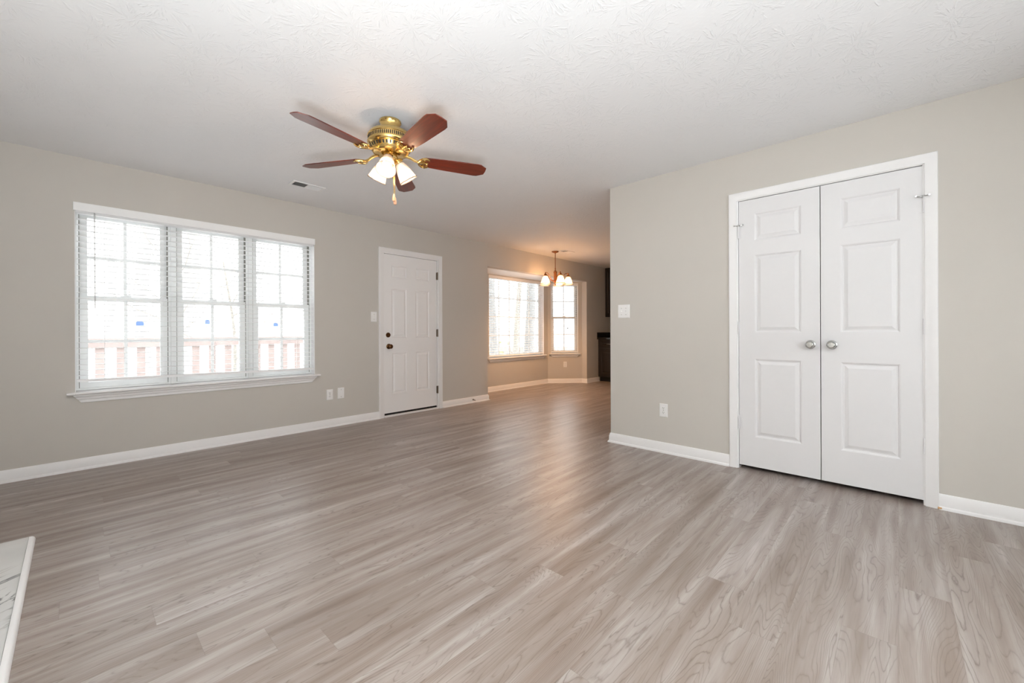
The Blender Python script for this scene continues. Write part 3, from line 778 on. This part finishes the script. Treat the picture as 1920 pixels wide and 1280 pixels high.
for k in range(3):
    a = R(camdir - 13 + 120 * k); dx, dy = math.cos(a), math.sin(a)
    P = lambda r, z: (dx * r, dy * r, z)
    arm = MB().tube([P(0.030, -0.238), P(0.042, -0.234), P(0.048, -0.240), P(0.052, -0.250)], 0.008, 10)
    ax = Vector((dx * math.sin(R(33)), dy * math.sin(R(33)), -math.cos(R(33))))
    base = Vector(P(0.046, -0.246))
    rot = Vector((0, 0, 1)).rotation_difference(ax).to_matrix().to_4x4()
    mt = Matrix.Translation(base) @ rot
    arm.lathe([(0.010, -0.006), (0.026, 0.0), (0.029, 0.010), (0.029, 0.026), (0.024, 0.028)], 24, mt)
    am = arm.build('light_arm', 'brass', fan, smooth=True)
    wob = lambda aa, z: 0.018 * math.cos(24 * aa)
    sh = MB()
    outer = [(0.026, 0.018), (0.030, 0.030), (0.037, 0.050), (0.0435, 0.075), (0.0485, 0.100), (0.0535, 0.125), (0.061, 0.142)]
    sh.lathe(outer, 72, mt, False, False, wob)
    s_ = sh.build('lamp_shade', 'fanshade', fan, smooth=True, angle=80)
    so = s_.modifiers.new('thick', 'SOLIDIFY'); so.thickness = 0.002
    bb = MB(); bb.lathe([(0.010, 0.018), (0.013, 0.034), (0.024, 0.060), (0.029, 0.082), (0.024, 0.102), (0.010, 0.111), (0.001, 0.112)], 20, mt)
    bb.build('bulb', 'bulb', am, smooth=True)
    q = mt @ Vector((0, 0, 0.122))
    lamp('fan_bulb_light', (FX + q.x, FY + q.y, H + q.z), 5.5, (1.0, 0.70, 0.46), 0.03)
for i, (cx, cy, zb) in enumerate(((0.012, -0.020, -0.525), (0.030, -0.004, -0.540))):
    ch = MB(); ch.tube([(cx * 0.8, cy * 0.8, -0.262), (cx, cy, zb + 0.045)], 0.0016, 6)
    for j in range(24): ch.ball((cx, cy, -0.30 - j * (abs(zb) - 0.36) / 24), 0.0026, 6)
    c_ = ch.build('pull_chain', 'brass', fan)
    MB().lathe([(0.002, zb + 0.050), (0.006, zb + 0.044), (0.0085, zb + 0.030), (0.0105, zb + 0.014), (0.008, zb + 0.003), (0.001, zb)], 16, Matrix.Translation((cx, cy, 0))).build('pendant', 'pend', c_, smooth=True)

# ------------------------------------------------------------------ chandelier
HX, HY = 5.66, 4.29
chn = thing('chandelier', 'bronze five-light chandelier with bell glass shades in front of the bay', 'chandelier', (HX, HY, H))
MB().lathe([(0.001, 0), (0.062, -0.0005), (0.062, -0.008), (0.048, -0.018), (0.024, -0.026), (0.010, -0.032), (0.008, -0.038)], 32).build('canopy', 'bronze2', chn, smooth=True)
MB().lathe([(0.0065, -0.034), (0.0065, -0.29), (0.012, -0.295), (0.012, -0.305), (0.007, -0.31), (0.007, -0.325)], 16).build('stem', 'bronze2', chn, smooth=True)
MB().lathe([(0.004, -0.318), (0.014, -0.325), (0.018, -0.340), (0.032, -0.350), (0.031, -0.365), (0.027, -0.380), (0.027, -0.50), (0.031, -0.512), (0.024, -0.53), (0.012, -0.55), (0.016, -0.562), (0.010, -0.578), (0.001, -0.585)], 28).build('body', 'bronze2', chn, smooth=True)
cdir = math.degrees(math.atan2(-HY, -HX))
for k in range(5):
    a = R(cdir + 23 + 72 * k); dx, dy = math.cos(a), math.sin(a)
    P = lambda r, z: Vector((dx * r, dy * r, z))
    ar = MB(); pts = []
    ctrl = [P(0.02, -0.505), P(0.07, -0.500), P(0.115, -0.455), P(0.155, -0.400), P(0.195, -0.378), P(0.218, -0.392), P(0.220, -0.42)]
    for i in range(len(ctrl) - 1):
        p0, p1, p2, p3 = ctrl[max(i - 1, 0)], ctrl[i], ctrl[i + 1], ctrl[min(i + 2, len(ctrl) - 1)]
        for s in range(5):
            u = s / 5
            pts.append(0.5 * ((2 * p1) + (p2 - p0) * u + (2 * p0 - 5 * p1 + 4 * p2 - p3) * u * u + (3 * p1 - p0 - 3 * p2 + p3) * u ** 3))
    pts.append(ctrl[-1]); ar.tube(pts, 0.0055, 8)
    mt = Matrix.Translation(P(0.220, 0))
    ar.lathe([(0.004, -0.372), (0.008, -0.380), (0.006, -0.392), (0.014, -0.400), (0.026, -0.424), (0.034, -0.440), (0.030, -0.444)], 20, mt)
    am = ar.build('arm', 'bronze2', chn, smooth=True)
    sh = MB(); sh.lathe([(0.030, -0.436), (0.036, -0.446), (0.046, -0.466), (0.055, -0.500), (0.063, -0.530), (0.077, -0.560), (0.090, -0.578)], 40, mt, False, False)
    s_ = sh.build('lamp_shade', 'chshade', chn, smooth=True, angle=80)
    so = s_.modifiers.new('thick', 'SOLIDIFY'); so.thickness = 0.003
    bb = MB(); bb.lathe([(0.012, -0.444), (0.014, -0.465), (0.024, -0.485), (0.026, -0.500), (0.018, -0.512), (0.001, -0.517)], 18, mt); bb.build('bulb', 'bulb2', am, smooth=True)
    q = P(0.220, -0.526)
    lamp('chandelier_bulb_light', (HX + q.x, HY + q.y, H + q.z), 18.5, (1.0, 0.55, 0.26), 0.03)

# ------------------------------------------------------------------ kitchen cabinets
KX = 7.62
bc = thing('base_cabinet', 'dark espresso base cabinet glimpsed past the wall corner', 'cabinet', (KX, WY, 0), R(-90))
MB().box(0.002, 1.1, 0.02, 0.62, 0.10, 0.893).build('body', 'cab', bc)
MB().box(0.002, 1.1, 0.09, 0.62, 0.0, 0.10).build('toe_kick', 'rubber', bc)
for i in range(2):
    x0 = 0.03 + i * 0.54
    dr = MB(); panel_slab(dr, 0.51, 0.725, 0.875, 0.018, [(0.05, 0.46, 0.765, 0.835)]); o = dr.build('drawer', 'cab', bc); o.location = (x0, 0.001, 0)
    hp = MB(); c = x0 + 0.255; hp.tube([(0.20, -0.001, 0.795), (0.20, -0.025, 0.795), (0.215, -0.030, 0.795), (0.295, -0.030, 0.795), (0.31, -0.025, 0.795), (0.31, -0.001, 0.795)], 0.005, 10); hp.build('handle', 'nickel', o, smooth=True)
    dr = MB(); panel_slab(dr, 0.51, 0.115, 0.705, 0.018, [(0.06, 0.45, 0.18, 0.64)]); o = dr.build('cabinet_door', 'cab', bc); o.location = (x0, 0.001, 0)
ct = thing('countertop', 'black granite countertop with backsplash above the dark base cabinet', 'countertop', (KX, WY, 0), R(-90))
MB().box(0.002, 1.12, -0.03, 0.628, 0.895, 0.932).build('slab', 'granite', ct, bevel=0.004)
MB().box(0.002, 0.022, -0.03, 0.606, 0.9325, 1.04).build('side_splash', 'granite', ct, bevel=0.002)
MB().box(0.023, 1.12, 0.607, 0.628, 0.9325, 1.04).build('backsplash', 'granite', ct, bevel=0.002)
uc = thing('wall_cabinet', 'dark espresso wall cabinet up to the ceiling beyond the corner', 'cabinet', (XK - 0.31, WY, 0), R(-90))
MB().box(0.002, 1.1, 0.0, 0.309, 1.375, H - 0.002).build('body', 'cab', uc)
for i in range(2):
    dr = MB(); panel_slab(dr, 0.53, 1.385, 2.42, 0.018, [(0.06, 0.47, 1.45, 2.35)]); o = dr.build('cabinet_door', 'cab', uc); o.location = (0.012 + i * 0.54, -0.0185, 0)

# ------------------------------------------------------------------ hearth
he = thing('hearth', 'white veined marble hearth with white quarter-round edge on the plank floor', 'hearth', (0, 0, 0))
MB().box(XL + 0.001, -0.166, 1.55, 3.29, 0.001, 0.012).build('marble_slab', 'marble', he, bevel=0.001)
q = MB(); pr = [(-0.164, 0.001), (-0.142, 0.001), (-0.1425, 0.008), (-0.147, 0.016), (-0.154, 0.020), (-0.164, 0.021)]
q.loops([[Vector((x, y, z)) for x, z in pr] for y in (1.55, 3.262)]).build('edge_trim', 'trim', he, smooth=True)

# ------------------------------------------------------------------ outdoors
random.seed(7)
gm = MB()
gm.box(-60, 120, WY + 0.9, 160, -1.5, -1.2)
struct(gm.build('ground', simple('bounce_pale_lawn', (0.80, 0.79, 0.76), 0.9, noise=(1.5, 0.3))), 'winter yard beyond the deck, paled to bounce daylight', 'ground')  # ground colour raised to bounce daylight in through the windows
dk = thing('deck_railing', 'glare-paled reddish wooden railing with flat balusters along the deck edge', 'railing', (0, 8.0, 0))
MB().box(-2.6, 3.9, -0.07, 0.07, 0.955, 0.995).build('cap_rail', 'deck', dk, bevel=0.004)
MB().box(-2.6, 3.9, -0.06, -0.022, 0.865, 0.9545).build('top_rail', 'deck', dk)
MB().box(-2.6, 3.9, -0.06, -0.022, 0.06, 0.15).build('bottom_rail', 'deck', dk)
n = 31
for i in range(n):
    x = -2.57 + i * 0.212
    MB().box(x, x + 0.092, -0.021, -0.001, 0.04, 0.954).build('baluster', 'deck', dk)
for x in (-2.66, 3.81): MB().box(x, x + 0.09, 0.0, 0.088, -0.08, 0.954).build('post', 'deck', dk)
df = MB()
for i in range(24): df.box(-2.7, 3.95, WY + 0.22 + i * 0.142, WY + 0.22 + i * 0.142 + 0.137, -0.12, -0.081)
struct(df.build('deck_floor', 'deck2'), 'deck boards outside the triple window, paled to bounce daylight', 'deck')

def az(px, dist):
    a = YAW - math.atan((px - 960) / FPX); return Vector((math.cos(a) * dist, math.sin(a) * dist, 0))
def tree(px, dist, w, h, lean, mat, seed, label, nb=7, b0=0.25, foliage=None):
    rnd = random.Random(seed); p = az(px, dist)
    t = thing('bare_tree', label, 'tree', (p.x, p.y, -1.25), 0, 'bare winter trees behind the house')
    pts = [Vector((lean * (z / h) ** 1.3 * h + 0.08 * math.sin(z * 1.3 + seed), 0.05 * math.sin(z * 0.9 + seed), z)) for z in [h * i / 12 for i in range(13)]]
    pts[0].z = -0.2
    MB().tube(pts, [w / 2 * (1.15 - 0.75 * i / 12) for i in range(13)], 12).build('trunk', mat, t, smooth=True)
    br = MB()
    def grow(p, d, L, r, lev):
        q = [p]; dd = d.copy()
        for i in range(4):
            dd = (dd + Vector((rnd.uniform(-.3, .3), rnd.uniform(-.3, .3), rnd.uniform(-.08, .28)))).normalized(); q.append(q[-1] + dd * L / 4)
        br.tube(q, [r * (1 - 0.17 * i) for i in range(5)], 6)
        if lev > 0:
            for i in (2, 3, 4):
                nd = (dd + Vector((rnd.uniform(-.9, .9), rnd.uniform(-.9, .9), rnd.uniform(-.1, .7)))).normalized()
                grow(q[i], nd, L * rnd.uniform(.5, .7), r * 0.5, lev - 1)
    for i in range(nb):
        k = rnd.uniform(b0, 0.95); j = k * 12; i0 = int(j); c = pts[i0].lerp(pts[min(i0 + 1, 12)], j - i0)
        a = rnd.uniform(0, 6.28)
        grow(c, Vector((math.cos(a), math.sin(a), rnd.uniform(.1, .7))).normalized(), rnd.uniform(1.2, 2.4), max(0.012, w * 0.11), 2)
    br.build('branches', mat, t)
    if foliage:
        fb = MB()
        for i in range(300):
            c = Vector((rnd.gauss(0, .55), rnd.gauss(0, .55), foliage + rnd.gauss(0, .3))); s = 0.024
            fb.loops([[c + Vector((rnd.uniform(-s, s), rnd.uniform(-s, s), rnd.uniform(-s, s))) for _ in range(3)] for _ in range(2)])
        tag(fb.build('leaf_clump', 'dry', t), None, None, None, 'stuff')
    return t
tree(271, 12.0, 0.26, 11, 0.0, 'bark3', 1, 'pale straight tree trunk behind the deck in the first section of the triple window', 8, 0.35)
tree(350, 14.0, 0.42, 12, 0.02, 'bark3', 2, 'broad pale tree trunk behind the deck in the middle of the triple window', 8, 0.3)
tree(198, 18.0, 0.22, 10, 0.03, 'bark3', 3, 'thin tree far behind the deck nearest the blind wand', 9, 0.2)
tree(300, 11.0, 0.06, 4.2, 0.05, 'bark2', 4, 'spindly branching sapling just behind the deck railing', 10, 0.35)
tree(440, 12.0, 0.09, 4.0, -0.04, 'bark2', 5, 'sapling with dry brown leaf clumps behind the deck railing', 9, 0.4, 2.5)
tree(925, 11.0, 0.24, 10, 0.0, 'bark', 6, 'grey trunk at the wand edge of the wide bay window', 6, 0.4)
tree(967, 12.0, 0.16, 10, 0.045, 'bark2', 8, 'slender leaning trunk in the middle of the wide bay window', 8, 0.3)
tree(992, 12.5, 0.30, 12, 0.01, 'bark', 9, 'thick grey trunk near the angled corner of the bay', 6, 0.4)
fp0, fp1 = az(900, 16), az(1120, 16)
fe = thing('wood_fence', 'low brown wooden fence across the yard behind the bay', 'fence', (fp0.x, fp0.y, -1.25), math.atan2(fp1.y - fp0.y, fp1.x - fp0.x))
fL = (fp1 - fp0).length
mb = MB()
for i in range(int(fL / 0.155)): mb.box(i * 0.155, i * 0.155 + 0.145, 0, 0.02, 0.06, 1.72 + 0.01 * (i % 3))
mb.build('boards', 'fence', fe)
mb = MB(); mb.box(0, fL, 0.021, 0.06, 0.3, 0.39); mb.box(0, fL, 0.021, 0.06, 1.45, 1.54); mb.build('rails', 'fence', fe)
bp = az(926, 13.0); mb = MB(); rb = random.Random(3)
for i in range(320):
    c = Vector((rb.gauss(0, .32), rb.gauss(0, .32), abs(rb.gauss(0.75, .5)))); s = 0.09
    mb.loops([[c + Vector((rb.uniform(-s, s), rb.uniform(-s, s), rb.uniform(-s, s))) for _ in range(3)] for _ in range(2)])
o = tag(mb.build('evergreen_shrub', 'bush'), 'olive green shrub low behind the bay window', 'shrub'); o.location = (bp.x, bp.y, -1.2)

def house(px, dist, w, d, eave, ridge, label, rz, zb, wins, name='neighbour_house'):
    p = az(px, dist); t = thing(name, label, 'house', (p.x, p.y, zb), rz)
    mb = MB(); mb.box(-w / 2, w / 2, 0, d, 0, eave)
    mb.loops([[Vector((-w / 2, y, eave + 0.001)), Vector((w / 2, y, eave + 0.001)), Vector((0, y, ridge))] for y in (0, d)])
    k = 0
    while k * 0.2 < eave - 0.2:
        mb.box(-w / 2 - 0.012, w / 2 + 0.012, -0.02, -0.001, k * 0.2, k * 0.2 + 0.03); k += 1
    mb.build('siding', 'ext_white', t)
    rf = MB()
    for s in (-1, 1):
        rf.loops([[Vector((0, y, ridge + 0.02)), Vector((s * (w / 2 + .35), y, eave - 0.2)), Vector((s * (w / 2 + .35), y, eave - 0.05)), Vector((0, y, ridge + 0.18))] for y in (-0.35, d + 0.35)])
    rf.build('roof', 'ext_roof', t)
    for wx, wz, ww, wh in wins:
        f = MB().box(wx - ww / 2, wx + ww / 2, -0.06, -0.022, wz, wz + wh).build('window_panel', 'fence', t)
        for s in (-1, 1): MB().box(wx + s * (ww / 2 + 0.26) - 0.24, wx + s * (ww / 2 + 0.26) + 0.24, -0.07, -0.022, wz, wz + wh).build('shutter', 'shutter', f)
    return t
a1 = az(470, 30); house(470, 30, 11, 9, 2.6, 6.0, 'pale sided gabled house nearest the deck railing', math.atan2(-a1.x, a1.y) + 0.1, -1.3, [])
a2 = az(556, 62); house(556, 62, 13, 8, 6.2, 9.0, 'distant white house with dark window shutters', math.atan2(-a2.x, a2.y), -2.2,
      [(x, z, 1.0, 1.6) for x in (-4.4, -1.4, 1.6, 4.6) for z in (1.0, 4.0)])
